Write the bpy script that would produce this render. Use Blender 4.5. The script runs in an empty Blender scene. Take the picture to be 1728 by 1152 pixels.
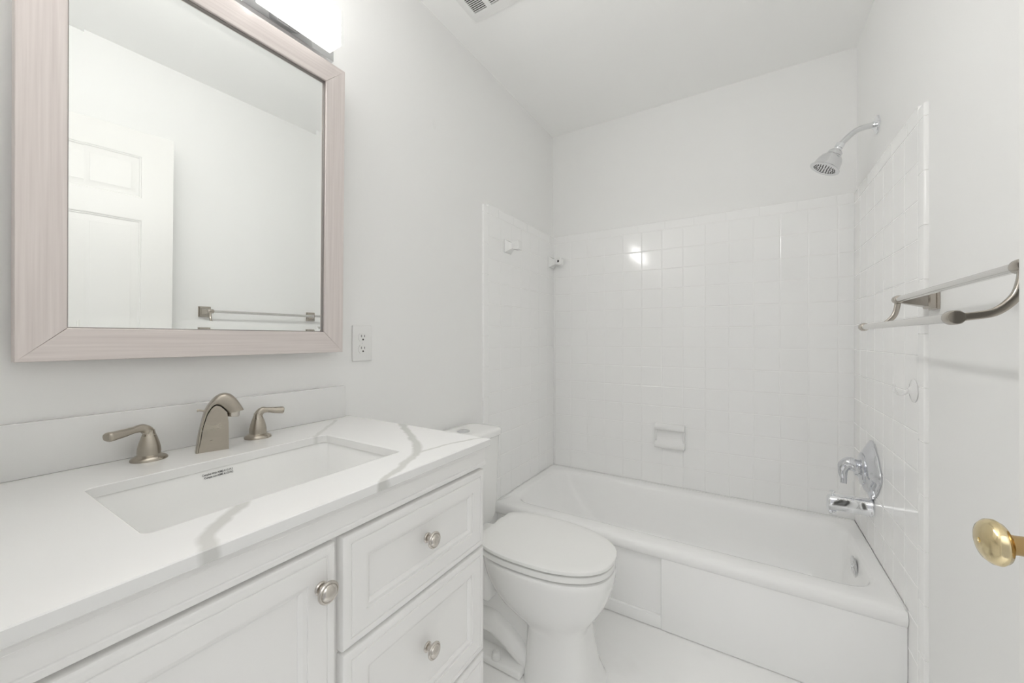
import bpy, bmesh, math, random
from mathutils import Vector, Matrix
random.seed(7)
S = bpy.context.scene
COL = S.collection
PI = math.pi
# world frame: x from the vanity wall (0) to the door-side wall (W), y from the doorway into the room, z up
W, D, H, CZ = 1.524, 2.3152, 2.4935, 1.165

# ------------------------------------------------------------------ camera, world, exposure
cam_d = bpy.data.cameras.new('camera'); cam = bpy.data.objects.new('camera', cam_d); COL.objects.link(cam)
cam.location = (1.0969, 0.0, CZ)
cam.rotation_euler = (PI/2, 0, math.radians(31.389))
cam_d.sensor_width = 36.0
cam_d.lens = 649.44/1728*36.0
cam_d.shift_y = -(576-570.95)/1728
cam_d.clip_start = 0.01
S.camera = cam
S.view_settings.view_transform = 'Standard'; S.view_settings.look = 'None'
S.view_settings.gamma = 1.0; S.view_settings.use_curve_mapping = False
S.view_settings.exposure = 1.12
wd = bpy.data.worlds.new('doorway_fill'); S.world = wd; wd.use_nodes = True  # added fill through the doorway, brighter from above to lift tub and floor
_n = wd.node_tree; _bg = _n.nodes['Background']
_tc = _n.nodes.new('ShaderNodeTexCoord'); _sx = _n.nodes.new('ShaderNodeSeparateXYZ'); _rp = _n.nodes.new('ShaderNodeValToRGB')
_n.links.new(_tc.outputs['Generated'], _sx.inputs[0]); _n.links.new(_sx.outputs['Z'], _rp.inputs[0]); _n.links.new(_rp.outputs[0], _bg.inputs[0])
_e = _rp.color_ramp.elements; _e[0].position = 0; _e[0].color = (.22, .22, .222, 1); _e[1].position = .62; _e[1].color = (.985, .99, 1, 1)
_m = _rp.color_ramp.elements.new(.24); _m.color = (.24, .24, .243, 1)
_bg.inputs[1].default_value = 1.06
S.cycles.max_bounces = 16; S.cycles.diffuse_bounces = 12; S.cycles.glossy_bounces = 8; S.cycles.transmission_bounces = 8
S.cycles.caustics_reflective = True
S.cycles.sample_clamp_indirect = 6.0
LAMP_STRENGTH = 19.0

# ------------------------------------------------------------------ materials
def srgb(r, g, b):
    f = lambda c: (c/255/12.92) if c/255 <= .04045 else ((c/255+.055)/1.055)**2.4
    return (f(r), f(g), f(b), 1)
def mat(name, col, rough=.5, metal=0, coat=0, spec=.5, bump=None, trans=0, ior=1.45):
    m = bpy.data.materials.new(name); m.use_nodes = True
    nt = m.node_tree; b = nt.nodes['Principled BSDF']
    b.inputs['Base Color'].default_value = col if len(col) == 4 else (*col, 1)
    b.inputs['Roughness'].default_value = rough; b.inputs['Metallic'].default_value = metal
    b.inputs['Coat Weight'].default_value = coat; b.inputs['Coat Roughness'].default_value = .05
    b.inputs['Specular IOR Level'].default_value = spec
    b.inputs['Transmission Weight'].default_value = trans; b.inputs['IOR'].default_value = ior
    if bump:
        sc, st = bump
        tc = nt.nodes.new('ShaderNodeTexCoord'); n = nt.nodes.new('ShaderNodeTexNoise')
        n.inputs['Scale'].default_value = sc; n.inputs['Detail'].default_value = 3
        bp = nt.nodes.new('ShaderNodeBump'); bp.inputs['Strength'].default_value = st; bp.inputs['Distance'].default_value = .002
        nt.links.new(tc.outputs['Object'], n.inputs['Vector']); nt.links.new(n.outputs['Fac'], bp.inputs['Height'])
        nt.links.new(bp.outputs['Normal'], b.inputs['Normal'])
    return m
def vary(m, c2, scale, stretch=(1, 1, 1), lo=.35, hi=.65, rough2=None):
    """blend the base colour with c2 through object-space noise"""
    nt = m.node_tree; b = nt.nodes['Principled BSDF']; c1 = tuple(b.inputs['Base Color'].default_value)
    tc = nt.nodes.new('ShaderNodeTexCoord'); mp = nt.nodes.new('ShaderNodeMapping'); mp.inputs['Scale'].default_value = stretch
    n = nt.nodes.new('ShaderNodeTexNoise'); n.inputs['Scale'].default_value = scale; n.inputs['Detail'].default_value = 5
    r = nt.nodes.new('ShaderNodeValToRGB'); e = r.color_ramp.elements
    e[0].position = lo; e[0].color = c1; e[1].position = hi; e[1].color = c2
    nt.links.new(tc.outputs['Object'], mp.inputs[0]); nt.links.new(mp.outputs[0], n.inputs['Vector'])
    nt.links.new(n.outputs['Fac'], r.inputs[0]); nt.links.new(r.outputs[0], b.inputs['Base Color'])
    if rough2 is not None:
        mr = nt.nodes.new('ShaderNodeMapRange'); mr.inputs[3].default_value = b.inputs['Roughness'].default_value; mr.inputs[4].default_value = rough2
        nt.links.new(n.outputs['Fac'], mr.inputs[0]); nt.links.new(mr.outputs[0], b.inputs['Roughness'])
    return m
M = {}
M['wall'] = mat('wall_paint', (.872, .872, .864), .55, bump=(220, .05))
M['ceiling'] = mat('ceiling_paint', (.94, .94, .932), .8)
M['patch'] = mat('spackle', (.86, .86, .85), .7)
M['tile'] = mat('glazed_tile', (.915, .915, .91), .11, spec=.5)
M['grout'] = mat('grout', (.90, .90, .893), .7)
M['ceramic'] = mat('white_ceramic', (.87, .87, .862), .1)
M['porcelain'] = mat('porcelain', (.885, .885, .875), .12)
M['seat'] = mat('seat_plastic', (.86, .86, .845), .22)
M['enamel'] = mat('tub_enamel', (.93, .93, .925), .14)
M['cabinet'] = mat('cabinet_lacquer', (.845, .84, .828), .35)
M['gap'] = mat('cabinet_interior', (.35, .34, .32), .8)
M['plastic'] = mat('white_plastic', (.84, .84, .83), .3)
M['slot'] = mat('dark_slot', (.06, .055, .05), .6)
M['chrome'] = mat('chrome', (.86, .87, .89), .04, 1)
M['chrome_blue'] = mat('polished_chrome', (.70, .71, .74), .05, 1)
M['chrome_satin'] = mat('soft_chrome', (.75, .755, .765), .10, 1)
M['nickel'] = vary(mat('brushed_nickel', (.50, .46, .395), .23, 1), (.41, .37, .315, 1), 9, (1, 1, 3), .3, .7, .34)
M['nickel_pale'] = mat('satin_nickel', (.62, .585, .54), .24, 1)
M['nickel_rack'] = mat('rack_nickel', (.50, .46, .41), .24, 1)
M['bar'] = mat('satin_bar', (.74, .73, .71), .22, 1)
M['brass'] = vary(mat('aged_brass', (.82, .71, .46), .12, 1), (.72, .59, .35, 1), 30, (1, 1, 1), .4, .7, .2)
M['brass_dark'] = mat('worn_brass_neck', (.52, .36, .17), .22, 1)
M['mirror'] = mat('mirror_silver', (.93, .945, .935), .0, 1)
M['lip'] = mat('frame_inner_lip', (.30, .275, .265), .35, .6)
M['door'] = mat('door_paint', (.77, .765, .745), .4)
M['clear'] = mat('clear_plastic', (.93, .93, .925), .12, trans=.12, ior=1.3)
M['ink'] = mat('black_ink', (.02, .02, .02), .6)
M['shadowgap'] = mat('dark_gap', (.10, .10, .10), .8)
M['frame'] = vary(mat('champagne_frame', srgb(231, 223, 220), .38, .5), srgb(217, 208, 205), 50, (.07, 3.2, 3.2), .3, .7, .42)
M['floor'] = vary(mat('pale_marble_floor', (.93, .928, .92), .25), (.88, .875, .865, 1), 5.5, (1, 1, 1), .55, .75)
sh = bpy.data.materials.new('lit_opal_glass'); sh.use_nodes = True
_b = sh.node_tree.nodes['Principled BSDF']; _b.inputs['Base Color'].default_value = (.9, .9, .89, 1); _b.inputs['Roughness'].default_value = .25
_b.inputs['Emission Color'].default_value = (1, .99, .972, 1); _b.inputs['Emission Strength'].default_value = LAMP_STRENGTH
M['opal'] = sh
def opal_side(name, e):
    m = sh.copy(); m.name = name; m.node_tree.nodes['Principled BSDF'].inputs['Emission Strength'].default_value = e; return m
M['opal_under'], M['opal_end'], M['opal_top'] = opal_side('opal_glass_underside', .7), opal_side('opal_glass_end', 2.0), opal_side('opal_glass_top', LAMP_STRENGTH*.3)  # copies of one glass, glow dimmed by face to spare frame and wall

def vein_material(name, base, vein, polylines, zf):
    """white quartz with soft grey veins: distance to a few polylines in world space, roughened by noise"""
    m = mat(name, base, .16, coat=.15); nt = m.node_tree; b = nt.nodes['Principled BSDF']; L = nt.links
    geo = nt.nodes.new('ShaderNodeNewGeometry')
    no = nt.nodes.new('ShaderNodeTexNoise'); no.inputs['Scale'].default_value = 30; no.inputs['Detail'].default_value = 2
    L.new(geo.outputs['Position'], no.inputs['Vector'])
    sb = nt.nodes.new('ShaderNodeVectorMath'); sb.operation = 'SUBTRACT'; sb.inputs[1].default_value = (.5, .5, .5); L.new(no.outputs['Color'], sb.inputs[0])
    ad = nt.nodes.new('ShaderNodeVectorMath'); ad.operation = 'MULTIPLY_ADD'; ad.inputs[1].default_value = (.016, .016, 0)
    L.new(sb.outputs[0], ad.inputs[0])
    fl = nt.nodes.new('ShaderNodeVectorMath'); fl.operation = 'MULTIPLY'; fl.inputs[1].default_value = (1, 1, 0)
    L.new(geo.outputs['Position'], fl.inputs[0]); L.new(fl.outputs[0], ad.inputs[2])
    P = ad.outputs[0]; total = None
    def mth(op, a, c=None, d=None, clamp=False):
        n = nt.nodes.new('ShaderNodeMath'); n.operation = op; n.use_clamp = clamp
        for i, v in enumerate((a, c, d)):
            if v is None: continue
            if isinstance(v, (int, float)): n.inputs[i].default_value = v
            else: L.new(v, n.inputs[i])
        return n.outputs[0]
    for pts, wid, stren in polylines:
        for (ax, ay), (bx, by) in zip(pts[:-1], pts[1:]):
            dx, dy = bx-ax, by-ay; l2 = dx*dx+dy*dy
            s = nt.nodes.new('ShaderNodeVectorMath'); s.operation = 'SUBTRACT'; s.inputs[1].default_value = (ax, ay, 0); L.new(P, s.inputs[0])
            dt = nt.nodes.new('ShaderNodeVectorMath'); dt.operation = 'DOT_PRODUCT'; dt.inputs[1].default_value = (dx/l2, dy/l2, 0); L.new(s.outputs[0], dt.inputs[0])
            t = mth('MAXIMUM', mth('MINIMUM', dt.outputs['Value'], 1.0), 0.0)
            sc = nt.nodes.new('ShaderNodeVectorMath'); sc.operation = 'SCALE'; sc.inputs[0].default_value = (dx, dy, 0); L.new(t, sc.inputs['Scale'])
            ds = nt.nodes.new('ShaderNodeVectorMath'); ds.operation = 'DISTANCE'; L.new(s.outputs[0], ds.inputs[0]); L.new(sc.outputs[0], ds.inputs[1])
            k = mth('MULTIPLY', mth('SUBTRACT', 1.0, mth('SMOOTHSTEP', ds.outputs['Value'], 0, 0) if False else mth('MULTIPLY_ADD', ds.outputs['Value'], 1.0/(wid*.55), -(wid*.45)/(wid*.55), True)), stren)
            total = k if total is None else mth('MAXIMUM', total, k)
    mx = nt.nodes.new('ShaderNodeMix'); mx.data_type = 'RGBA'
    mx.inputs['A'].default_value = (*base, 1); mx.inputs['B'].default_value = (*vein, 1)
    L.new(total, mx.inputs['Factor']); L.new(mx.outputs['Result'], b.inputs['Base Color'])
    return m
VEINS = [
    ([(.235, .79), (.272, .764), (.345, .715), (.408, .672), (.462, .633), (.485, .605), (.500, .583)], .0125, .85),
    ([(.492, .597), (.497, .64), (.505, .69), (.525, .745), (.552, .80)], .0055, .7),
    ([(.500, .583), (.520, .543), (.537, .508), (.551, .470), (.563, .447)], .0105, .75),
    ([(.455, .279), (.478, .257), (.500, .232), (.525, .210), (.545, .205), (.565, .200)], .013, .7),
    ([(.175, .565), (.150, .594), (.100, .650), (.045, .712)], .0075, .45)]
M['quartz'] = vein_material('white_quartz', (.81, .81, .802), (.53, .53, .505), VEINS, .92)

# ------------------------------------------------------------------ helpers
def thing(name, label, cat, loc=(0, 0, 0), rot=(0, 0, 0), group=None, kind=None):
    o = bpy.data.objects.new(name, None); COL.objects.link(o); o.empty_display_size = .05
    o.location = loc; o.rotation_euler = rot
    if label: o['label'] = label
    if cat: o['category'] = cat
    if group: o['group'] = group
    if kind: o['kind'] = kind
    return o
def wloc(o):
    v = Vector((0, 0, 0))
    while o is not None: v = v + o.location; o = o.parent
    return v
def obj(name, bm, m, parent=None, local=False, smooth=35, label=None, loc=None, rot=None):
    """one mesh object; coordinates are world unless local=True (then they are the parent's)"""
    if parent is not None and not local:
        bmesh.ops.translate(bm, vec=-wloc(parent), verts=bm.verts)
    bmesh.ops.recalc_face_normals(bm, faces=bm.faces)
    me = bpy.data.meshes.new(name); bm.to_mesh(me); bm.free()
    if smooth:
        me.polygons.foreach_set('use_smooth', [True]*len(me.polygons)); me.set_sharp_from_angle(angle=math.radians(smooth))
    for mm in (m if isinstance(m, (list, tuple)) else [m]): me.materials.append(mm)
    o = bpy.data.objects.new(name, me); COL.objects.link(o)
    if parent is not None: o.parent = parent
    if loc: o.location = loc
    if rot: o.rotation_euler = rot
    if label: o['label'] = label
    return o
def struct(name, bm, m, **k):
    o = obj(name, bm, m, **k); o['kind'] = 'structure'; return o
def BM(): return bmesh.new()
def box(bm, x0, x1, y0, y1, z0, z1, bev=0, seg=2, mi=0):
    vs = [bm.verts.new((x, y, z)) for x in (x0, x1) for y in (y0, y1) for z in (z0, z1)]
    F = [(0, 1, 3, 2), (4, 6, 7, 5), (0, 4, 5, 1), (2, 3, 7, 6), (0, 2, 6, 4), (1, 5, 7, 3)]
    fs = [bm.faces.new([vs[i] for i in f]) for f in F]
    for f in fs: f.material_index = mi
    if bev > 0:
        es = list({e for f in fs for e in f.edges})
        r = bmesh.ops.bevel(bm, geom=es, offset=bev, segments=seg, profile=.5, affect='EDGES')
        for f in r['faces']: f.material_index = mi
    return bm
def frame_of(axis):
    a = Vector(axis).normalized(); h = Vector((0, 0, 1)) if abs(a.z) < .9 else Vector((1, 0, 0))
    u = h.cross(a).normalized(); return a, u, a.cross(u)
def lathe(bm, prof, org, axis=(0, 0, 1), n=32, sx=1, sy=1, mi=0):
    a, u, v = frame_of(axis); org = Vector(org); rings = []
    for r, h in prof:
        if r <= 1e-6: rings.append([bm.verts.new(org + a*h)])
        else: rings.append([bm.verts.new(org + a*h + u*(r*sx*math.cos(2*PI*i/n)) + v*(r*sy*math.sin(2*PI*i/n))) for i in range(n)])
    for A, B in zip(rings[:-1], rings[1:]):
        for i in range(n):
            j = (i+1) % n
            if len(A) == 1 and len(B) == 1: continue
            if len(A) == 1: f = bm.faces.new((A[0], B[i], B[j]))
            elif len(B) == 1: f = bm.faces.new((A[i], B[0], A[j]))
            else: f = bm.faces.new((A[i], B[i], B[j], A[j]))
            f.material_index = mi
    if len(rings[0]) > 1: bm.faces.new(rings[0])
    if len(rings[-1]) > 1: bm.faces.new(rings[-1])
    return bm
def loft(bm, rings, cap0=True, cap1=True, mi=0):
    R = [[bm.verts.new(p) for p in r] for r in rings]; n = len(R[0])
    for A, B in zip(R[:-1], R[1:]):
        for i in range(n):
            f = bm.faces.new((A[i], A[(i+1) % n], B[(i+1) % n], B[i])); f.material_index = mi
    if cap0: bm.faces.new(R[0]).material_index = mi
    if cap1: bm.faces.new(R[-1]).material_index = mi
    return R
def smooth_path(pts, k=8):
    P = [Vector(p) for p in pts]; out = []
    for i in range(len(P)-1):
        p0 = P[max(i-1, 0)]; p1 = P[i]; p2 = P[i+1]; p3 = P[min(i+2, len(P)-1)]
        for j in range(k):
            t = j/k
            out.append(.5*((2*p1)+(p2-p0)*t+(2*p0-5*p1+4*p2-p3)*t*t+(3*p1-p0-3*p2+p3)*t**3))
    out.append(P[-1]); return out
def tube(bm, pts, rad, n=16, up=(0, 0, 1), power=2.0, k=8, smooth=True, mi=0):
    """sweep a (super)ellipse; rad: list of r or (r_side, r_up) per control point"""
    R = [(r, r) if isinstance(r, (int, float)) else r for r in (rad if isinstance(rad, list) else [rad]*len(pts))]
    if smooth:
        P = smooth_path(pts, k); RR = []
        for i in range(len(R)-1):
            for j in range(k):
                t = j/k; t = t*t*(3-2*t); RR.append((R[i][0]*(1-t)+R[i+1][0]*t, R[i][1]*(1-t)+R[i+1][1]*t))
        RR.append(R[-1])
    else: P = [Vector(p) for p in pts]; RR = R
    rings = []; prev = None
    for i, p in enumerate(P):
        tg = (P[min(i+1, len(P)-1)]-P[max(i-1, 0)]).normalized()
        side = tg.cross(Vector(up))
        if side.length < 1e-3: side = prev if prev else tg.orthogonal()
        side.normalize()
        if prev and side.dot(prev) < 0: side = -side
        prev = side; upv = side.cross(tg).normalized(); ring = []
        for q in range(n):
            c, s = math.cos(2*PI*q/n), math.sin(2*PI*q/n); e = 2/power
            ring.append(p + side*(RR[i][0]*math.copysign(abs(c)**e, c)) + upv*(RR[i][1]*math.copysign(abs(s)**e, s)))
        rings.append(ring)
    loft(bm, rings, mi=mi); return bm
def rrect(x0, x1, y0, y1, r, n=6):
    """rounded rectangle outline, counter-clockwise, 4*(n+1) points"""
    pts = []
    for cx, cy, a0 in ((x1-r, y1-r, 0), (x0+r, y1-r, PI/2), (x0+r, y0+r, PI), (x1-r, y0+r, 1.5*PI)):
        for i in range(n+1):
            a = a0+PI/2*i/n; pts.append((cx+r*math.cos(a), cy+r*math.sin(a)))
    return pts
def at_z(pts, z): return [(x, y, z) for x, y in pts]
def ring_plate(bm, outer, inner, n, z0, z1):
    """plate with a hole; both outlines are rrect point lists of the same n"""
    O0, O1 = [bm.verts.new((*p, z0)) for p in outer], [bm.verts.new((*p, z1)) for p in outer]
    I0, I1 = [bm.verts.new((*p, z0)) for p in inner], [bm.verts.new((*p, z1)) for p in inner]
    m = len(outer)
    for i in range(m):
        j = (i+1) % m
        bm.faces.new((O1[i], O1[j], I1[j], I1[i])); bm.faces.new((O0[j], O0[i], I0[i], I0[j]))
        bm.faces.new((O0[i], O0[j], O1[j], O1[i])); bm.faces.new((I0[j], I0[i], I1[i], I1[j]))
def prism(bm, outline, to3, t0, t1, bev=0, mi=0):
    """extrude a 2-D outline; to3(a, b, t) gives the point"""
    A = [bm.verts.new(to3(a, b, t0)) for a, b in outline]; B = [bm.verts.new(to3(a, b, t1)) for a, b in outline]
    n = len(A); fs = [bm.faces.new(A), bm.faces.new(B)]
    for i in range(n): fs.append(bm.faces.new((A[i], A[(i+1) % n], B[(i+1) % n], B[i])))
    for f in fs: f.material_index = mi
    if bev:
        es = list(fs[1].edges); bmesh.ops.bevel(bm, geom=es, offset=bev, segments=2, profile=.5, affect='EDGES')
    return bm

# ------------------------------------------------------------------ room shell
T = .12
NY = -.045                                            # inner face of the wall the doorway is in
DX0, DX1, DH = .70, 1.462, 2.09                         # doorway opening
struct('floor', box(BM(), -T, W+T, NY-T, D+T, -.06, 0), M['floor'])
struct('ceiling', box(BM(), -T, W+T, NY-T, D+T, H, H+.06), M['ceiling'])
wl = struct('wall_left', box(BM(), -T, 0, NY-T, D+T, 0, H), M['wall'])
wr = struct('wall_right', box(BM(), W, W+T, NY-T, D+T, 0, H), M['wall'])
wb = struct('wall_back', box(BM(), 0, W, D, D+T, 0, H), M['wall'])
b = BM(); box(b, 0, DX0, NY-T, NY, 0, H); box(b, DX1, W, NY-T, NY, 0, H); box(b, DX0, DX1, NY-T, NY, DH, H)
struct('wall_front', b, M['wall'])
b = BM(); lathe(b, [(.011, 0), (.010, .0004), (0, .0006)], (0, 1.185, 2.047), (1, 0, 0), 16, 1, 1)
for v in b.verts: v.co.z = 2.047+(v.co.z-2.047)*2.1; v.co.y = 1.185+(v.co.y-1.185)*.8
obj('filler_patch', b, M['patch'], wl)

# ------------------------------------------------------------------ glazed wall tile round the tub
PITCH, GAP = .1109, .0015
Z0, ROWS, TOP = .3385, 13, 1.831                       # first course on the tub rim, then the bullnose course
TT = .009
rt = random.Random(3)
def pillow(bm, to3, u0, u1, v0, v1, tilt=.0038):
    """one glazed tile: edges fall away to the grout, the face is tilted by a hair"""
    g = GAP/2; u0 += g; u1 -= g; v0 += g; v1 -= g
    tu, tv = rt.uniform(-tilt, tilt), rt.uniform(-tilt, tilt); cu, cv = (u0+u1)/2, (v0+v1)/2
    def ring(i, h): return [to3(u, v, h + (u-cu)*tu + (v-cv)*tv) for u, v in ((u0+i, v0+i), (u1-i, v0+i), (u1-i, v1-i), (u0+i, v1-i))]
    loft(bm, [ring(0, .003), ring(.0001, TT-.0018), ring(.0011, TT-.0006), ring(.0030, TT)], cap0=False)
def nose(bm, to3, u0, u1, v0, v1, edge, r=.006):
    """bullnose piece: rounded over along one edge ('u0', 'u1' or 'v1')"""
    g = GAP/2; u0 += g; u1 -= g; v0 += g; v1 -= g; n = 5; rings = []
    for i in range(n+1):
        a = PI/2*i/n; o = r*(1-math.sin(a)); h = TT-r+r*math.sin(a)
        h = TT - r + r*math.sin(a) if i else .0; o = 0 if i == 0 else r*(1-math.sin(PI/2*i/n)) if False else r*(1-math.cos(PI/2*i/n)); k = .0012*i/n
        a0, a1, b0, b1 = u0+k, u1-k, v0+k, v1-k
        if edge == 'u0': a0 = u0+o
        if edge == 'u1': a1 = u1-o
        if edge == 'v1': b1 = v1-o
        rings.append([to3(a0, b0, h), to3(a1, b0, h), to3(a1, b1, h), to3(a0, b1, h)])
    loft(bm, rings, cap0=False)
def tile_wall(parent, to3, ucols, unose, u_tub, vtub=Z0):
    """ucols: grout lines along the wall from the corner; unose: (u0, u1, edge) vertical bullnose or None"""
    bm, bn, bg = BM(), BM(), BM()
    vr = [Z0 + PITCH*k for k in range(ROWS+1)]
    for a, c in zip(ucols[:-1], ucols[1:]):
        a, c = min(a, c), max(a, c)
        for k in range(ROWS): pillow(bm, to3, a, c, vr[k], vr[k+1])
    lo, hi = min(ucols), max(ucols)
    u = lo - .06
    while u < hi:
        a, c = max(u, lo), min(u+.1505, hi); u += .1505
        if c-a > .01: nose(bn, to3, a, c, vr[-1], TOP, 'v1')
    def back(u0, u1, v0, v1): box3(bg, to3, u0, u1, v0, v1, 0, .0079)
    back(lo, hi, Z0, TOP-.003)
    if unose:
        n0, n1, e = unose; v = 0.0; v = Z0+PITCH*ROWS
        while v > 0.002:
            vv = max(v-.1505, .002)
            nose(bn, to3, n0, n1, vv, v, e); v = vv
        # corner piece at the top end of the strip
        nose(bn, to3, n0, n1, vr[-1], TOP-.012, e)
        back(n0+.004, n1-.004, .002, vr[-1]+.03)
        # the short tiles in front of the tub apron, down to the floor
        q0, q1 = (n1, u_tub) if e == 'u0' else (u_tub, n0)
        for k in range(3):
            pillow(bm, to3, q0, q1, max(.002, Z0-PITCH*(k+1)), Z0-PITCH*k)
        back(q0, q1, .002, Z0)
    obj('tile_panel', bm, M['tile'], parent, smooth=4); obj('bullnose_trim', bn, M['tile'], parent, smooth=25); obj('grout_bed', bg, M['grout'], parent, smooth=0)
def box3(bm, to3, u0, u1, v0, v1, h0, h1):
    vs = [bm.verts.new(to3(u, v, h)) for u in (u0, u1) for v in (v0, v1) for h in (h0, h1)]
    for f in [(0, 1, 3, 2), (4, 6, 7, 5), (0, 4, 5, 1), (2, 3, 7, 6), (0, 2, 6, 4), (1, 5, 7, 3)]: bm.faces.new([vs[i] for i in f])
xc = [.0088] + [.0227+.1104*k for k in range(14)] + [W-.0088]
tile_wall(wb, lambda u, v, h: (u, D-h, v), xc, None, None)
tile_wall(wl, lambda u, v, h: (h, u, v), [D-.001-.1078*k for k in range(8)], (1.5185, D-.001-.1078*7, 'u0'), 1.645)
tile_wall(wr, lambda u, v, h: (W-h, u, v), [D-.001-.1099*k for k in range(8)], (1.4995, D-.001-.1099*7, 'u0'), 1.645)

# ------------------------------------------------------------------ bathtub
RIM = .337; YF = 1.612
tub = thing('bathtub', 'white enamelled alcove bathtub with a plain apron between the tiled walls', 'bathtub', (W/2, (YF+D)/2, 0))
b = BM(); N = 8
o_rect = lambda i, z: at_z(rrect(.0100+i, W-.0100-i, YF+i, D-.0100-i, .004, N), z)
X0, X1, Y0, Y1 = .0094, W-.0094, YF, D-.0094
def shell(front, z, r=.004): return at_z(rrect(X0, X1, Y0+front, Y1, r, N), z)
inn = lambda x0, x1, y0, y1, r, z: at_z(rrect(x0, x1, y0, y1, r, N), z)
rings = [shell(.030, RIM-.060), shell(.010, RIM-.052), shell(.001, RIM-.038), shell(0, RIM-.022), shell(.004, RIM-.009), shell(.013, RIM-.002), shell(.026, RIM),
         inn(.050, 1.478, YF+.078, D-.060, .10, RIM), inn(.060, 1.470, YF+.088, D-.070, .10, RIM-.004), inn(.070, 1.463, YF+.097, D-.078, .10, RIM-.016),
         inn(.085, 1.458, YF+.104, D-.084, .11, RIM-.05), inn(.16, 1.445, YF+.125, D-.105, .13, RIM-.16), inn(.22, 1.43, YF+.145, D-.125, .13, RIM-.235),
         inn(.27, 1.40, YF+.175, D-.155, .12, RIM-.265), inn(.34, 1.34, YF+.22, D-.20, .08, RIM-.27)]
loft(b, rings, cap0=False)
obj('basin', b, M['enamel'], tub, smooth=50)
# apron: recessed field on the left, flush on the right, low toe step
b = BM()
box(b, X0, X1, YF+.028, YF+.05, .002, RIM-.058)
ap = [(X0+.02, .065), (.79, .065), (.79, RIM-.056), (X0+.02, RIM-.056)]
box(b, .803, W-.0090, YF+.008, YF+.03, .002, RIM-.045, .006)
box(b, X0, .806, YF+.010, YF+.03, .002, .052, .006)
obj('apron', b, M['enamel'], tub, smooth=40)
b = BM(); c0 = .0118
tube(b, [(c0, YF+.012, RIM+.0008), (c0, D-c0, RIM+.0008), (W-c0, D-c0, RIM+.0008), (W-c0, YF+.012, RIM+.0008)], .0034, 10, smooth=False)
obj('caulk_bead', b, M['plastic'], tub, smooth=60)
of = thing('overflow_plate', None, None); of.parent = tub; of.location = Vector((1.4555, 1.966, .281))-tub.location; of.rotation_euler = (0, -PI/2-.1, 0)
b = BM(); lathe(b, [(.030, -.004), (.0375, 0), (.0385, .004), (.036, .008), (.030, .010), (.026, .0088), (.012, .0095), (0, .0098)], (0, 0, 0), (0, 0, 1), 36)
obj('cover', b, M['chrome_satin'], of, local=True, label='chrome overflow plate')
b = BM(); lathe(b, [(.0045, .009), (.004, .0115), (0, .0122)], (0, 0, 0), (0, 0, 1), 12); obj('screw', b, M['chrome'], of, local=True)
b = BM(); lathe(b, [(.032, .0), (.032, .003), (.026, .004), (.022, .001), (0, .001)], (1.26, 1.955, RIM-.270), (0, 0, 1), 28); obj('drain', b, M['chrome'], tub, label='chrome tub drain')

# ------------------------------------------------------------------ vanity cabinet
CT = .92; VY0, VY1 = -.018, .7785
XF, XB = .530, .548                                   # face frame, overlay front
van = thing('vanity_cabinet', 'white bathroom vanity cabinet with one panelled door and three panelled drawers', 'vanity cabinet', (.27, .38, 0))
b = BM()
box(b, .003, XF-.018, VY0+.004, VY0+.022, .0, .900); box(b, .003, XF-.018, VY1-.022, VY1-.004, .0, .900)      # side panels
box(b, .003, .012, VY0+.022, VY1-.022, .08, .74); box(b, .003, XF-.018, VY0+.022, VY1-.022, .10, .115)
box(b, XF-.018, XF, VY0+.004, VY0+.030, 0, .902); box(b, XF-.018, XF, VY1-.032, VY1-.002, 0, .902)              # face frame
box(b, XF-.018, XF, VY0+.03, VY1-.032, .845, .902); box(b, XF-.018, XF, .362, .394, .12, .845)
box(b, XF-.018, XF, VY0+.03, VY1-.032, .05, .15)
for zz in (.404, .6595): box(b, XF-.018, XF, .394, VY1-.032, zz-.012, zz+.012)
box(b, .10, .12, .362, .394, .12, .7)
obj('body', b, M['cabinet'], van, smooth=0)
b = BM()                                              # moulded rail under the worktop
prof = [(XF, .8545), (.5475, .8545), (.5485, .8555), (.5485, .8625), (.5475, .8635), (.5455, .8640), (.5450, .8655), (.5450, .8880), (.5465, .8895), (.5465, .9005), (XF, .9005)]
prism(b, prof, lambda a, c, t: (a, t, c), VY0+.004, VY1-.002)
obj('top_rail', b, M['cabinet'], van, smooth=20)
def panel_front(bm, y0, y1, z0, z1, xb, xf):
    st = [(0, xb), (0, xf-.0050), (.0012, xf-.0020), (.0040, xf-.0004), (.0080, xf), (.0135, xf), (.0142, xf-.0016), (.0156, xf-.0016), (.0163, xf),
          (.0445, xf), (.0450, xf-.0030), (.0505, xf-.0036), (.0555, xf-.0075), (.0560, xf-.0095)]
    loft(bm, [[(x, y0+i, z0+i), (x, y1-i, z0+i), (x, y1-i, z1-i), (x, y0+i, z1-i)] for i, x in st])
def knob(parent, y, z):
    k = thing('knob', None, None); k.parent = parent; k.location = Vector((XB, y, z))-wloc(parent)
    b = BM(); lathe(b, [(.0098, 0), (.0100, .002), (.0085, .0036), (.0052, .0042), (.0047, .010), (.0052, .0135), (.0065, .0150), (.0150, .0165), (.0163, .0182), (.0163, .0205), (.0150, .0222),
                       (.0132, .0226), (.0126, .0220), (.0120, .0234), (.0090, .0260), (.0050, .0274), (0, .0278)], (0, 0, 0), (1, 0, 0), 36)
    me = obj('knob', b, M['nickel_pale'], parent, local=True, label='round brushed nickel knob')
    me.location = k.location; bpy.data.objects.remove(k); me.name = 'knob'
    return me
b = BM(); panel_front(b, VY0+.010, .3705, .135, .8465, XF+.001, XB); dr = obj('door', b, M['cabinet'], van, smooth=25)
knob(dr, .3455, .789-.0005)
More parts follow.
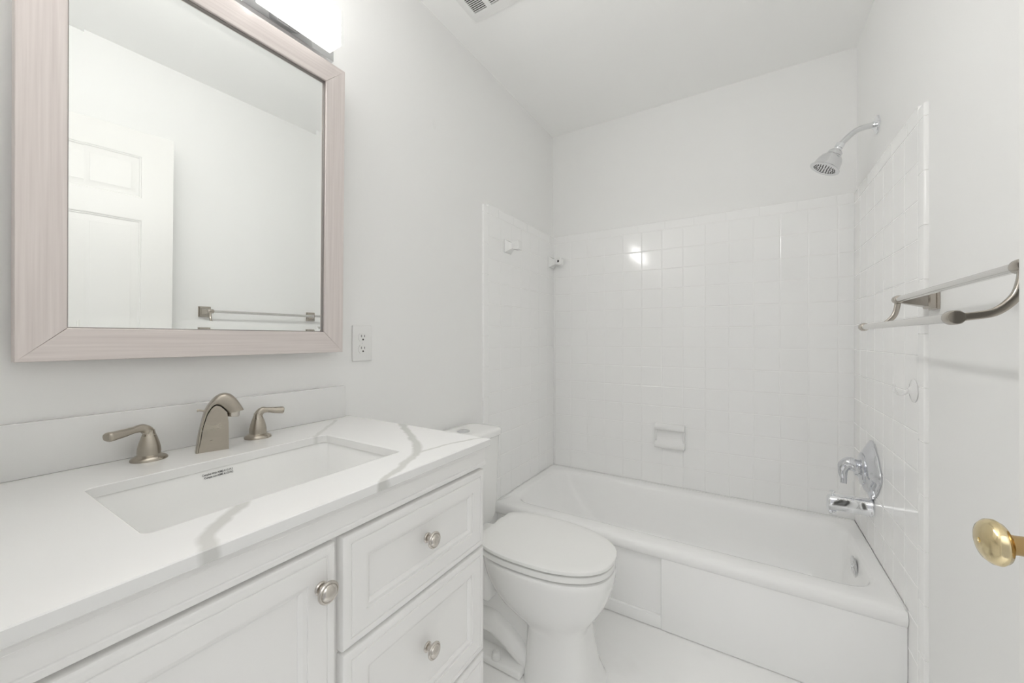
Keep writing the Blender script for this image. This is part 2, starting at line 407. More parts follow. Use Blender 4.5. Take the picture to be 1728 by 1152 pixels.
for z0, z1, kz in ((.6625, .8465, .765), (.4065, .6565, .5455), (.150, .4005, .275)):
    b = BM(); panel_front(b, .3835, .7685, z0, z1, XF+.001, XB)
    box(b, .30, XF+.001, .42, .73, z0+.03, z1-.03)
    d_ = obj('drawer', b, M['cabinet'], van, smooth=25); knob(d_, .572, kz)

# ------------------------------------------------------------------ worktop, backsplash, basin
CX0, CX1, CY0, CY1 = .178, .4555, .171, .5885
b = BM(); N2 = 5
out = rrect(.002, .5613, VY0, VY1, .0015, N2)
out_in = rrect(.0035, .5598, VY0+.0015, VY1-.0015, .0015, N2)
hole = rrect(CX0, CX1, CY0, CY1, .013, N2)
hole_o = rrect(CX0-.0012, CX1+.0012, CY0-.0012, CY1+.0012, .013, N2)
z0, z1 = .9025, CT
R = [at_z(hole, z0), at_z(out_in, z0), at_z(out, z0+.0015), at_z(out, z1-.0015), at_z(out_in, z1), at_z(hole_o, z1), at_z(hole, z1-.0012), at_z(hole, z0)]
loft(b, R, cap0=False, cap1=False); bmesh.ops.remove_doubles(b, verts=b.verts, dist=1e-6)
wt = obj('worktop', b, M['quartz'], smooth=20)
wt['label'] = 'white quartz vanity worktop with soft grey veins and a rectangular sink cutout'; wt['category'] = 'countertop'
b = BM(); box(b, .002, .0195, VY0, .7615, CT+.0003, 1.0165, .0012, 2)
bs = obj('backsplash', b, M['quartz']); bs['label'] = 'low white quartz backsplash strip along the wall behind the faucet'; bs['category'] = 'backsplash'

sink = thing('sink', 'white rectangular undermount sink set below the quartz worktop', 'sink', (.317, .38, .75))
b = BM(); zr = .902
mk = lambda i, z, r: at_z(rrect(CX0-.004+i, CX1+.004-i, CY0-.004+i*1.0, CY1+.004-i*1.0, r, 6), z)
L = [mk(-.018, zr-.012, .02), mk(-.018, zr, .02), mk(0, zr, .018), mk(.002, zr-.004, .020), mk(.006, zr-.05, .024), mk(.012, zr-.105, .03), mk(.022, zr-.126, .035), mk(.045, zr-.136, .04), mk(.11, zr-.141, .025)]
loft(b, L, cap0=False)
obj('bowl', b, M['porcelain'], sink, smooth=50)
b = BM(); lathe(b, [(.030, 0), (.030, .002), (.024, .003), (.019, .0005), (0, .001)], (.317, .38, zr-.141), (0, 0, 1), 28); obj('drain', b, M['nickel'], sink, label='nickel sink drain')
def text_mesh(body, size, m, name, parent, M4):
    c = bpy.data.curves.new(name, 'FONT'); c.body = body; c.size = size; c.extrude = .00005; c.offset = size*.012
    o = bpy.data.objects.new(name+'_tmp', c); COL.objects.link(o)
    dg = bpy.context.evaluated_depsgraph_get(); me = bpy.data.meshes.new_from_object(o.evaluated_get(dg)); bpy.data.objects.remove(o)
    b = BM(); b.from_mesh(me); bpy.data.meshes.remove(me)
    return b
# printed compliance lines on the rear wall of the bowl, reading left to right along +y
tb = BM()
for body, y, z in (('Complies With ASME A112.19.2', .3305, .8915), ('/Cumple con ASME A112.19.2', .3330, .8855)):
    b = text_mesh(body, .0058, M['ink'], 'print', sink, None)
    xs = [v.co.x for v in b.verts]; w = max(xs)-min(xs); s = .0530/w if body[0] == 'C' else .0510/w
    for v in b.verts:
        lx, ly, lz = v.co; v.co = Vector((CX0-.004+.0026+(.9-(z+ly))*.085+.0004+lz, y+(lx-min(xs))*s, z+ly*.95))
    tmp = bpy.data.meshes.new('t'); b.to_mesh(tmp); b.free(); tb.from_mesh(tmp); bpy.data.meshes.remove(tmp)
obj('printed_text', tb, M['ink'], sink, smooth=0, label='two small lines of black print')

# ------------------------------------------------------------------ faucet: spout and two lever handles
SP = Vector((.0905, .3795, CT)); ang = math.atan2(.955, .297)
spt = thing('faucet_spout', 'brushed nickel arched faucet spout swivelled sideways behind the sink', 'faucet', SP, (0, 0, ang))
# profile in (s, z); s runs towards the nozzle
back = [(-.0290, 0), (-.0255, .025), (-.0210, .052), (-.0135, .085), (-.0050, .1025), (.0060, .1160), (.0185, .1228), (.0320, .1205), (.0430, .1100), (.0520, .0945), (.0575, .0835)]
inner = [(-.0225, 0), (-.0195, .025), (-.0155, .052), (-.0090, .0775), (-.0010, .0930), (.0060, .0985), (.0130, .0960), (.0190, .0900), (.0235, .0840), (.0262, .0800), (.0270, .0790)]
b = BM(); rings = []
bk, inr = smooth_path([(s, 0, z) for s, z in back], 5), smooth_path([(s, 0, z) for s, z in inner], 5)
for i, (p, q) in enumerate(zip(bk, inr)):
    c = (p+q)/2; d = p-q; ln = d.length; f = i/(len(bk)-1); hw = .0185*(1-f)+.0205*f if f < .6 else .0193+.002*(f-.6)/.4
    d.normalize(); ring = []
    for k in range(20):
        a = 2*PI*k/20; cs, sn = math.cos(a), math.sin(a); e = 2/3.2
        ring.append(c + d*(ln/2*math.copysign(abs(cs)**e, cs)) + Vector((0, 1, 0))*(hw*math.copysign(abs(sn)**e, sn)))
    rings.append(ring)
loft(b, rings)
# flat cheek filling the arch
web = [(-.0240, 0)] + [(s, z) for s, z in inner[1:6]] + [(.0130, .0965), (.0190, .0905), (.0235, .0840), (.0262, .0790), (.0285, .0600), (.0290, 0)]
prism(b, web, lambda a, c, t: (a, t, c), -.0165, .0165)
obj('spout_body', b, M['nickel'], spt, local=True, smooth=40)
b = BM(); lathe(b, [(.0118, .010), (.0118, -.010), (.0108, -.0125), (.0085, -.0125), (.0075, -.009), (0, -.009)], (.0395, 0, .0815), (.12, 0, .99), 28)
obj('aerator', b, M['nickel_pale'], spt, local=True)
b = BM(); tube(b, [(-.012, .0, .0865), (-.020, .0, .0890), (-.0255, .0, .0893)], [.0022, .0022, .0030], 10); obj('lift_rod', b, M['nickel'], spt, local=True)
def lever(name_label, base, tip, m):
    t = thing('lever_tap', name_label, 'tap', base, group='lever taps beside the sink spout')
    b = BM(); lathe(b, [(.0290, 0), (.0290, .0025), (.0270, .0055), (.0215, .0085), (.0185, .0100), (.0180, .0105)], (0, 0, 0), (0, 0, 1), 36)
    obj('escutcheon', b, m, t, local=True)
    d = Vector(tip)-Vector(base); b = BM()
    h = d.z; xy = Vector((d.x, d.y, 0)); L = xy.length; u = xy.normalized()
    lathe(b, [(.0182, .0102), (.0186, .016), (.0180, .024), (.0158, .034), (.0128, .044), (.0104, .0515), (.0092, .056), (.0085, .060)], (0, 0, 0), (0, 0, 1), 32)
    p = lambda k, z: tuple(u*(L*k)+Vector((0, 0, z)))
    tube(b, [p(-.02, h-.022), p(.02, h-.008), p(.16, h+.0010), p(.38, h+.0010), p(.70, h-.0018), p(.93, h-.0030), p(1.0, h-.0035)],
         [(.0088, .0090), (.0090, .0092), (.0085, .0082), (.0082, .0064), (.0105, .0078), (.0115, .0088), (.0085, .0066)], 16, k=6, power=2.5)
    obj('lever', b, m, t, local=True, smooth=50)
    return t
lever('brushed nickel faucet lever pointing left, on the doorway side of the arched spout', (.0600, .2835, CT), (.0820, .2170, CT+.0640), M['nickel'])
lever('brushed nickel faucet lever pointing right, on the toilet side of the arched spout', (.0610, .4870, CT), (.0760, .5410, CT+.0645), M['nickel'])

# ------------------------------------------------------------------ mirror (hangs from its top, leans a touch)
ml, mr_ = math.radians(.8), math.radians(-.95)
mir = thing('wall_mirror', 'large rectangular wall mirror in a wide brushed champagne frame above the vanity', 'mirror', (.050, .43, CZ-.04), (0, ml, mr_))
# local axes: x out of the wall, y along the wall, z up; the frame's face is x = 0
MY0, MY1, MZ0, MZ1, FW = -.3140, .2965, -.0005, .8405, .0595
FD = .030
def rail(name, length, horizontal, loc, rot):
    """mitred flat rail; local x along its length, y across (0 outer edge .. FW inner), z = depth"""
    b = BM(); h = length/2
    A = [(-h, 0), (h, 0), (h-FW, FW), (-h+FW, FW)]
    loft(b, [[(x, y, -FD) for x, y in A], [(x, y, -.0012) for x, y in A],
             [(-h+.0010, .0010, 0), (h-.0010, .0010, 0), (h-FW+.0002, FW-.0010, 0), (-h+FW-.0002, FW-.0010, 0)]])
    o = obj(name, b, M['frame'], mir, local=True, smooth=20); o.matrix_local = Matrix.Translation(loc) @ rot; return o
# columns of rot map rail-local axes to mirror-local axes
def basis(ex, ey, ez): return Matrix((ex, ey, ez)).transposed().to_4x4()
cy, cz_ = (MY0+MY1)/2, (MZ0+MZ1)/2
rail('frame_rail', MY1-MY0, True, (0, cy, MZ0), basis((0, 1, 0), (0, 0, 1), (1, 0, 0)))
rail('frame_rail', MY1-MY0, True, (0, cy, MZ1), basis((0, -1, 0), (0, 0, -1), (1, 0, 0)))
rail('frame_rail', MZ1-MZ0, False, (0, MY0, cz_), basis((0, 0, -1), (0, 1, 0), (1, 0, 0)))
rail('frame_rail', MZ1-MZ0, False, (0, MY1, cz_), basis((0, 0, 1), (0, -1, 0), (1, 0, 0)))
b = BM()                                              # stepped dark inner lip between frame and glass
iy0, iy1, iz0, iz1 = MY0+FW, MY1-FW, MZ0+FW, MZ1-FW
def yz(i, x): return [(x, iy0+i, iz0+i), (x, iy1-i, iz0+i), (x, iy1-i, iz1-i), (x, iy0+i, iz1-i)]
loft(b, [yz(-.004, -.0060), yz(.0014, -.0060), yz(.0014, -.0085), yz(.0022, -.0095), yz(.0022, -.0135), yz(-.004, -.0135)], cap0=False, cap1=False)
obj('inner_lip', b, M['lip'], mir, local=True, smooth=0)
b = BM(); gx = -.0125; bw = .0215
loft(b, [yz(-.006, gx-.006), yz(-.006, gx+.00053), yz(.0002, gx+.00052), yz(bw, gx-.00030)], cap0=True, cap1=True)
obj('glass', b, M['mirror'], mir, local=True, smooth=0)

# ------------------------------------------------------------------ vanity light above the mirror
vl = thing('vanity_light', 'white glowing vanity light with boxy glass shades above the mirror', 'wall light', (0, .37, 2.0))
b = BM(); box(b, .001, .026, .03, .716, 2.004, 2.060, .002); obj('backplate', b, M['chrome_satin'], vl, label='satin chrome backplate')
for k in range(3):
    y1 = .681-.2065*k; y0 = y1-.199
    b = BM(); box(b, .0600, .112, y0, y1, 1.9945, 2.0975, .0025, 2)
    b.normal_update()
    for f in b.faces:
        n = f.normal; f.material_index = 1 if n.x < -.7 else 2 if n.z < -.6 else 4 if n.z > .6 else 3 if abs(n.y) > .6 else 0
    obj('glass_shade', b, [M['opal'], M['plastic'], M['opal_under'], M['opal_end'], M['opal_top']], vl, label='lit white glass shade')
    b = BM(); box(b, .025, .061, (y0+y1)/2-.03, (y0+y1)/2+.03, 2.018, 2.05, .002); obj('shade_holder', b, M['chrome_satin'], vl)

# ------------------------------------------------------------------ outlet
ot = thing('wall_outlet', 'white duplex wall outlet between the mirror and the bathtub tile', 'outlet', (0, .8345, 1.149))
b = BM(); box(b, .0005, .0060, .7965, .8725, 1.0895, 1.2085, .0035, 3); obj('cover_plate', b, M['plastic'], ot)
for zc in (1.1685, 1.1295):
    b = BM(); pr = [(.0172*math.cos(a), .0172*math.sin(a)) for a in [2*PI*i/40 for i in range(40)]]
    pr = [(y, max(-.0142, min(.0142, z))) for y, z in pr]
    prism(b, pr, lambda a, c, t: (t, .8345+a, zc+c), .0050, .0078, .0006)
    r = obj('receptacle', b, M['plastic'], ot)
    b = BM(); box(b, .0072, .0081, .8345-.0075, .8345-.0053, zc+.0005, zc+.0085); box(b, .0072, .0081, .8345+.0055, .8345+.0073, zc+.0010, zc+.0080)
    lathe(b, [(.0030, .0072), (.0030, .0081), (0, .0082)], (0, .8345, zc-.0068), (1, 0, 0), 14)
    obj('slots', b, M['slot'], r, smooth=0, label='dark plug slots')
b = BM(); lathe(b, [(.0028, .0055), (.0026, .0068), (0, .0070)], (0, .8345, 1.149), (1, 0, 0), 14); obj('screw', b, M['ceramic'], ot)

# ------------------------------------------------------------------ toilet
TY = 1.240
toi = thing('toilet', 'white two-piece toilet with closed lid between the vanity and the bathtub', 'toilet', (.45, TY, 0))
def egg(xb, xf, hw, z, n=44, pw=2.3, flat=0):
    """egg outline round TY: blunt back at xb, rounded front at xf"""
    xm = xb+(xf-xb)*.46; pts = []
    for i in range(n):
        a = 2*PI*i/n; c, s = math.cos(a), math.sin(a); p = 2/pw
        x = xm + ((xf-xm) if c > 0 else (xm-xb))*math.copysign(abs(c)**p, c); y = hw*math.copysign(abs(s)**p, s)
        pts.append((x, TY+y, z))
    return pts
b = BM()
sec = [(.0, .425, .690, .122, 3.2), (.012, .428, .682, .119, 3.2), (.05, .432, .664, .113, 3.2), (.13, .436, .648, .107, 3.2), (.185, .437, .643, .107, 3.1), (.198, .425, .645, .110, 2.9), (.212, .395, .650, .116, 2.7),
       (.230, .358, .662, .127, 2.5), (.255, .318, .681, .141, 2.4), (.285, .285, .699, .1525, 2.35), (.320, .262, .714, .161, 2.3), (.350, .251, .722, .1655, 2.3), (.375, .246, .727, .1675, 2.3), (.392, .246, .728, .1685, 2.3), (.399, .250, .725, .166, 2.3), (.402, .26, .715, .158, 2.3)]
loft(b, [egg(xb, xf, hw, z, 44, pw) for z, xb, xf, hw, pw in sec])
obj('bowl', b, M['porcelain'], toi, smooth=50)
b = BM()                                              # rear body with the exposed trapway bulge and foot
box(b, .06, .44, TY-.115, TY+.115, .0, .028, .010, 3)
box(b, .18, .45, TY-.050, TY+.050, .01, .26, .01, 2)
tube(b, [(.47, TY, .015), (.42, TY, .040), (.36, TY, .085), (.29, TY, .115), (.22, TY, .100), (.17, TY, .050), (.15, TY, .01)], [(.045, .072), (.048, .084), (.050, .090), (.052, .092), (.052, .092), (.052, .092), (.052, .092)], 20, up=(0, 1, 0), k=6)
box(b, .05, .30, TY-.095, TY+.095, .20, .398, .02, 3)
obj('trapway', b, M['porcelain'], toi, smooth=50)
for s in (-1, 1):
    b = BM(); lathe(b, [(.0165, 0), (.0165, .010), (.0150, .019), (.0100, .0245), (0, .0265)], (.335, TY+s*.098, .0275), (0, 0, 1), 24); obj('bolt_cap', b, M['plastic'], toi)
def slab(name, xb, xf, hw, z0, z1, rnd, m, dome=0, n=48, pw=2.35, lab=None):
    b = BM(); R = []
    def ring(i, z):
        pts = egg(xb+i, xf-i, hw-i, z, n, pw)
        return [(max(x, .256+i), y, z_) for x, y, z_ in pts]
    R = [ring(rnd*.7, z0), ring(0, z0+rnd*.6), ring(0, z1-rnd), ring(rnd*.3, z1-rnd*.3), ring(rnd, z1)]
    if dome: R += [ring(.03, z1+dome*.5), ring(.07, z1+dome), ring(.11, z1+dome*1.1)]
    loft(b, R); return obj(name, b, m, toi, smooth=40, label=lab)
slab('seat', .208, .728, .1670, .4085, .4278, .003, M['seat'])
slab('lid', .205, .731, .1695, .4336, .4465, .004, M['seat'], .002)
for s in (-1, 1):
    b = BM(); tube(b, [(.238, TY+s*.055, .418), (.238, TY+s*.095, .418)], .011, 14, smooth=False); obj('hinge', b, M['seat'], toi)
b = BM()
rr = lambda i, z: at_z(rrect(.020+i*.3, .188-i, TY-.166+i, TY+.166-i, .035, 7), z)
loft(b, [rr(.018, .395), rr(.010, .42), rr(.006, .50), rr(.001, .70), rr(0, .752)])
tk = obj('tank', b, M['porcelain'], toi, smooth=40)
b = BM(); rr = lambda i, z: at_z(rrect(.010+i, .200-i, TY-.176+i, TY+.176-i, .045, 7), z)
loft(b, [rr(.004, .7535), rr(0, .757), rr(0, .774), rr(.003, .780), rr(.010, .7832), rr(.04, .7845)])
obj('tank_lid', b, M['porcelain'], toi, smooth=40)
b = BM(); lathe(b, [(.026, -.001), (.026, .003), (.023, .0048), (0, .0050)], (.108, TY, .7840), (0, 0, 1), 30, 1, 1)
obj('flush_button', b, M['chrome_satin'], toi, label='round chrome flush button')

# ------------------------------------------------------------------ ceramic towel bar posts on the tub's left wall
def bar_post(y, z, lab, socket):
    t = thing('towel_bar_post', lab, 'towel bar post', (TT, y, z), group='ceramic towel bar posts')
    b = BM(); prf = [(.0005, .033), (.006, .033), (.010, .030), (.020, .0225), (.034, .0165), (.042, .0165), (.050, .0195), (.074, .0225), (.079, .0215), (.0815, .018)]
    loft(b, [[(x, sy*h*k, sz*h) for sy, sz in ((-1, -1), (1, -1), (1, 1), (-1, 1))] for x, h in prf for k in ((1.0,))])
    obj('post', b, M['ceramic'], t, local=True, smooth=25)
    b = BM(); s = -1 if socket < 0 else 1
    yy = s*.0196; box(b, .052, .074, min(yy, yy+s*.0035), max(yy, yy+s*.0035), -.011, .011); obj('socket', b, M['grout'], t, local=True, smooth=0)
    b = BM(); yy = s*.0230; box(b, .0575, .0685, min(yy, yy+s*.0006), max(yy, yy+s*.0006), -.007, .007); obj('socket_shade', b, M['slot'], t, local=True, smooth=0, label='black plate painted as the shade inside the bar socket')  # the socket's inner shade is a black plate set on its face
bar_post(1.735, 1.651, 'white ceramic towel bar post on the tiled wall, nearer the bullnose edge', 1)
bar_post(2.266, 1.657, 'white ceramic towel bar post on the tiled wall, tucked into the back corner', -1)

# ------------------------------------------------------------------ soap dish
sd = thing('soap_dish', 'white ceramic soap dish fixed to the back tile wall above the tub', 'soap dish', (.7285, D-TT, .617))
b = BM(); x0, x1 = .650, .807
prof = [(0, .549), (.010, .549), (.026, .553), (.031, .560), (.031, .572), (.027, .580), (.014, .592), (.0105, .612), (.0110, .636), (.0125, .648), (.0285, .652), (.0325, .658), (.0325, .666), (.0280, .676), (.014, .684), (0, .686)]
rings = []
for f, sx in ((0, .006), (.006, .0015), (.016, 0), (.5, 0), (1-.016, 0), (1-.006, .0015), (1, .006)):
    x = x0 + (x1-x0)*f; sc = 1 if .01 < f < .99 else (.78 if f in (0, 1) else .95)
    rings.append([(x, D-TT-d*sc, .6175+(z-.6175)*(1-sx*1.6)) for d, z in prof])
loft(b, rings); obj('dish', b, M['ceramic'], sd, smooth=45)
for xx in (x0+.002, x1-.010):
    b = BM(); box(b, xx, xx+.008, D-TT-.019, D-TT, .556, .680, .0035, 2); obj('end_wall', b, M['ceramic'], sd, smooth=45)

# ------------------------------------------------------------------ shower head
YS = 1.983
shw = thing('overhead_shower', 'chrome shower head on a bent arm high on the door-side wall', 'shower head', (W, YS, 1.983))
b = BM(); lathe(b, [(.0330, .0005), (.0335, .003), (.0310, .0065), (.0220, .0095), (.0150, .0110), (.0130, .0150), (.0110, .0155)], (W, YS, 1.983), (-1, 0, 0), 36); obj('flange', b, M['chrome'], shw)
b = BM(); tube(b, [(W-.004, YS, 1.983), (1.490, YS, 1.983), (1.462, YS, 1.977), (1.440, YS, 1.961), (1.422, YS, 1.943), (1.408, YS, 1.929)], .0105, 18, up=(0, 1, 0)); obj('arm', b, M['chrome_satin'], shw)
ax = Vector((-.50, -.02, -.866)).normalized(); o0 = Vector((1.4155, YS, 1.937))
b = BM(); lathe(b, [(.0100, -.002), (.0145, .0), (.0150, .016), (.0125, .018), (.0118, .0215), (.0150, .0240), (.0155, .0300)], o0, ax, 28)
obj('collar', b, M['chrome'], shw)
b = BM(); lathe(b, [(.012, .026), (.0200, .028), (.0245, .034), (.0250, .044), (.0235, .0455), (.0285, .0475), (.0365, .056), (.0420, .068), (.0448, .082), (.0455, .0935), (.0485, .0985), (.0530, .1010), (.0530, .1040), (.0500, .1052), (.0400, .1040), (.0390, .1020), (0, .1020)], o0, ax, 40)
hd = obj('head', b, M['chrome_satin'], shw)
a_, u_, v_ = frame_of(ax); b = BM()
for rr_, n_ in ((.010, 6), (.0195, 12), (.029, 18), (.0355, 22)):
    for i in range(n_):
        q = o0 + a_*.1018 + u_*(rr_*math.cos(2*PI*i/n_)) + v_*(rr_*math.sin(2*PI*i/n_))
        lathe(b, [(.0019, 0), (.0016, .0022), (0, .0024)], q, ax, 8)
obj('nozzles', b, M['slot'], hd, smooth=0, label='dark spray nozzles')

# ------------------------------------------------------------------ tub valve trim
YV = 2.003; VZ = .655
val = thing('shower_valve', 'chrome shower valve plate with a drooping lever above the tub spout', 'shower valve', (W-TT, YV, VZ))
b = BM(); pl = []
for i in range(72):
    a = 2*PI*i/72
    r = 1 + .075*math.cos(4*(a-PI/4))*-1 + .03*math.cos(8*a)
    pl.append((.111*r*math.cos(a), .1045*r*math.sin(a)))
xw = W-TT
def pls(k, t): return [(xw-t, YV+y*k, VZ+z*k) for y, z in pl]
loft(b, [pls(.985, .0005), pls(1.0, .003), pls(.995, .006), pls(.93, .0125), pls(.80, .0210), pls(.66, .0290), pls(.55, .0330), pls(.50, .0335)])
obj('plate', b, M['chrome_blue'], val, smooth=50)
b = BM(); lathe(b, [(.050, .030), (.0505, .0365), (.047, .0395), (.040, .041), (.028, .043), (.0240, .047), (.0235, .056)], (xw, YV, VZ), (-1, 0, 0), 40, 1, 1.25); obj('dome', b, M['chrome_blue'], val)
b = BM(); tube(b, [(xw-.045, YV, VZ+.001), (xw-.058, YV, VZ+.011), (xw-.072, YV-.001, VZ+.014), (xw-.086, YV-.003, VZ+.004), (xw-.0915, YV-.006, VZ-.020), (xw-.0895, YV-.010, VZ-.048), (xw-.0905, YV-.012, VZ-.064)],
     [(.0225, .0225), (.0250, .0250), (.0250, .0235), (.0210, .0170), (.0150, .0110), (.0105, .0075), (.0105, .0065)], 20, up=(0, 1, 0), k=7); obj('lever', b, M['chrome_blue'], val, smooth=60)
# tub spout
YT = 2.008
ts = thing('tub_spout', 'chrome tub spout with a diverter knob jutting out below the valve', 'tub spout', (W-TT, YT, .51))
b = BM(); rings = []
for t, zt, zb, hw in ((.0005, .5395, .4755, .0320), (.004, .5405, .4745, .0325), (.008, .5400, .4750, .0310), (.012, .5385, .4765, .0295), (.045, .5385, .4755, .0290), (.090, .5370, .4730, .0265), (.118, .5350, .4710, .0250), (.128, .5330, .4690, .0245), (.136, .5300, .4680, .0235), (.1395, .5240, .4700, .0200)):
    ring = []
    for k in range(32):
        a = 2*PI*k/32; c, s = math.cos(a), math.sin(a); e = 2/2.7
        ring.append((xw-t, YT+hw*math.copysign(abs(c)**e, c), (zt+zb)/2+(zt-zb)/2*math.copysign(abs(s)**e, s)))
    rings.append(ring)
loft(b, rings)
obj('body', b, M['chrome'], ts, smooth=50)
b = BM(); box(b, xw-.136, xw-.110, YT-.019, YT+.019, .4600, .4725, .003, 2); obj('outlet_lip', b, M['chrome'], ts)
b = BM(); lathe(b, [(.0035, -.002), (.0035, .008), (.0085, .010), (.0095, .0125), (.0090, .0150), (.0050, .0165), (0, .0168)], (xw-.122, YT, .5335), (0, 0, 1), 20); obj('diverter_knob', b, M['chrome'], ts)

# ------------------------------------------------------------------ clear hook on the tile edge
hk = thing('adhesive_hook', 'small clear plastic hook stuck on the tile edge below the towel rack', 'hook', (W-TT, 1.575, 1.012))
b = BM(); lathe(b, [(.034, .0003), (.0345, .0018), (.0280, .0045), (.0150, .0075), (.0090, .0105), (.0070, .0130)], (W-TT, 1.575, 1.012), (-1, 0, 0), 30); obj('suction_disc', b, M['clear'], hk)
b = BM(); tube(b, [(W-TT-.011, 1.575, 1.014), (W-TT-.018, 1.575, 1.004), (W-TT-.028, 1.574, .9995), (W-TT-.038, 1.573, 1.003), (W-TT-.043, 1.572, 1.014), (W-TT-.0445, 1.571, 1.028)], [.0055, .0038, .0030, .0030, .0030, .0045], 12, up=(0, 1, 0)); obj('hook_arm', b, M['clear'], hk)

# ------------------------------------------------------------------ double towel rack
TX1, TZ1, TX2, TZ2 = 1.450, 1.2715, 1.380, 1.1975
TA, TB = .868, 1.4525
rk = thing('towel_rack', 'brushed nickel double towel rack on the wall beside the open door', 'towel rack', (W, (TA+TB)/2, TZ1))
for y, dx in ((TA, -.008), (TB, 0)):
    b = BM(); loft(b, [[(W-t, y+sy*h, TZ1-.002+sz*h) for sy, sz in ((-1, -1), (1, -1), (1, 1), (-1, 1))] for t, h in ((.0005, .0275), (.006, .0285), (.0075, .0250), (.017, .0245), (.0185, .0225), (.020, .0200), (.066-dx, .0085), (.072-dx, .0085))])
    obj('wall_bracket', b, M['nickel_rack'], rk, smooth=20)
    b = BM(); tube(b, [(TX1+dx, y, TZ1), (TX1-.001+dx, y, TZ1-.020), (TX1-.008+dx, y, TZ1-.045), (TX1-.027+dx, y, TZ1-.066), (TX1-.050+dx, y, TZ2+.002), (TX2+dx, y, TZ2)], [(.0062, .0050)]*6, 14, up=(0, 1, 0), power=3.5)
    obj('curved_arm', b, M['nickel_rack'], rk, smooth=50)
for x, z in ((TX1, TZ1), (TX2, TZ2)):
    b = BM(); tube(b, [(x-.008, TA, z), (x, TB, z)], .0078, 20, smooth=False); obj('bar', b, M['bar'], rk)
    for y, s in ((TA, -1), (TB, 1)):
        b = BM(); lathe(b, [(.0078, -.016), (.0100, -.015), (.0112, -.011), (.0112, .006), (.0098, .0095), (0, .0105)], (x-(.008 if s < 0 else 0), y, z), (0, s, 0), 22); obj('bar_cap', b, M['nickel_rack'], rk)

# ------------------------------------------------------------------ open door along the right wall
hx, hy = 1.4515, -.030; ex, ey = 1.3675, .6900
dl = math.hypot(ex-hx, ey-hy); da = math.atan2(ey-hy, ex-hx)
DT = .035
# local frame: x from the hinge to the free edge, y away from the room face into the thickness (towards the wall), z up
door = thing('door_1', 'white six-panel door standing open against the right wall', 'door', (hx, hy, 0), (0, 0, da), kind='structure')
b = BM(); z0, z1 = .012, 2.0755
sgn = -1                                              # wall lies at local -y (to the right of hinge->edge)
def dbox(x0, x1, zz0, zz1, y0, y1, bev=0): box(b, x0, x1, min(y0*sgn, y1*sgn), max(y0*sgn, y1*sgn), zz0, zz1, bev)
dbox(0, dl, z0, z1, .0075, DT-.0075)
cols = [(0, .108), (.108+.1955, dl-.108-.2005), (dl-.108, dl)]
rows = [(z0, .255), (.865, 1.045), (1.672, 1.770), (1.964, z1)]
for s0, s1 in ((0, .0075), (DT-.0075, DT)):
    for a, c in cols: dbox(a, c, z0, z1, s0, s1)
    for a, c in rows:
        dbox(cols[0][1], cols[1][0], a, c, s0, s1); dbox(cols[1][1], cols[2][0], a, c, s0, s1)
obj('door_leaf', b, M['door'], door, local=True, smooth=0)
for (xa, xb_) in ((cols[0][1], cols[1][0]), (cols[1][1], cols[2][0])):
    for (za, zb_) in ((rows[0][1], rows[1][0]), (rows[1][1], rows[2][0]), (rows[2][1], rows[3][0])):
        b = BM()
        def rg(i, d): return [(xa+i, d*sgn, za+i), (xb_-i, d*sgn, za+i), (xb_-i, d*sgn, zb_-i), (xa+i, d*sgn, zb_-i)]
        loft(b, [rg(0, .0008), rg(.003, .0014), rg(.0045, .0040), (rg(.008, .0042)), rg(.012, .0074), rg(.016, .0074), rg(.036, .0030), rg(.0375, .0022)], cap0=False)
        obj('panel', b, M['door'], door, local=True, smooth=20)
kn = BM(); kx = dl-.062; kz = .9465
lathe(kn, [(.031, 0), (.031, .004), (.026, .0075), (.014, .010)], (kx, 0, kz), (0, 1, 0), 36)
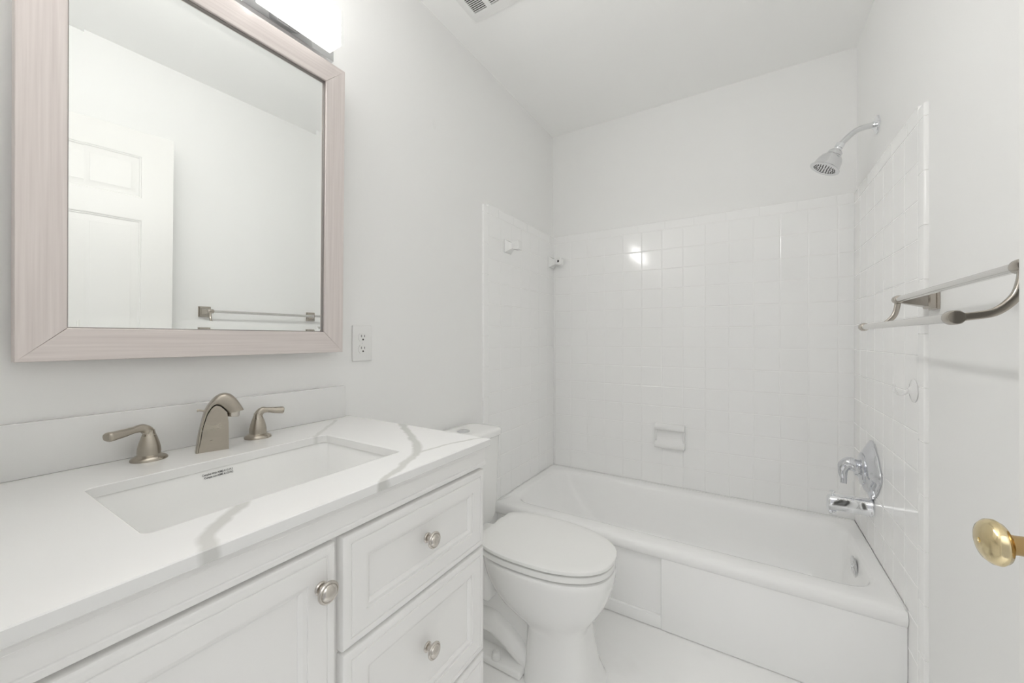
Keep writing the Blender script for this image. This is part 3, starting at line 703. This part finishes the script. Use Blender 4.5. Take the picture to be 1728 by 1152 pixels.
lathe(kn, [(.0125, .008), (.0105, .016), (.0098, .036), (.0115, .0435)], (kx, 0, kz), (0, 1, 0), 30)
dk = obj('knob_neck', kn, M['brass_dark'], door, local=True, label='worn brass knob neck')
kn = BM()
lathe(kn, [(.0105, .0425), (.0165, .0437), (.0212, .0465), (.0234, .0505), (.0228, .0548), (.0192, .0590), (.0130, .0616), (.0060, .0628), (.0028, .0630), (.0024, .0618), (0, .0616)], (kx, 0, kz), (0, 1, 0), 44)
obj('door_knob', kn, M['brass'], door, local=True, label='polished brass door knob')
# ------------------------------------------------------------------ exhaust fan grille in the ceiling
VX0, VX1, VYA, VYB = .124, .424, 1.000, 1.302
ve = thing('ceiling_vent', 'white slotted exhaust fan grille in the ceiling near the vanity wall', 'vent', ((VX0+VX1)/2, (VYA+VYB)/2, H))
b = BM()
def vr_(i, z): return [(VX0+i, VYA+i, z), (VX1-i, VYA+i, z), (VX1-i, VYB-i, z), (VX0+i, VYB-i, z)]
sx = [(.155, .2145), (.2345, .314), (.334, .3935)]; sy0, sy1 = 1.047, 1.256
loft(b, [vr_(0, H-.0005), vr_(0, H-.004), vr_(.004, H-.0085), vr_(.026, H-.0105)], cap0=False, cap1=False)
xs_ = [VX0+.026] + [v for p in sx for v in p] + [VX1-.026]
for i in range(0, len(xs_), 2): box(b, xs_[i], xs_[i+1], VYA+.026, VYB-.026, H-.0105, H-.006)
for x0_, x1_ in sx:
    box(b, x0_, x1_, VYA+.026, sy0, H-.0105, H-.006); box(b, x0_, x1_, sy1, VYB-.026, H-.0105, H-.006)
obj('grille_frame', b, M['plastic'], ve, smooth=30)
b = BM(); n_s = 25; step = (sy1-sy0)/n_s
for x0_, x1_ in sx:
    for k in range(n_s):
        y = sy0+step*k; box(b, x0_, x1_, y, y+step*.38, H-.0105, H-.0092)
obj('louvers', b, M['plastic'], ve, smooth=0)
b = BM(); box(b, VX0+.026, VX1-.026, VYA+.026, VYB-.026, H-.0030, H-.0004); obj('cavity_shade', b, M['slot'], ve, smooth=0, label='black sheet painted as the shade behind the slots')  # thin black sheet in place of depth, shade put into its colour
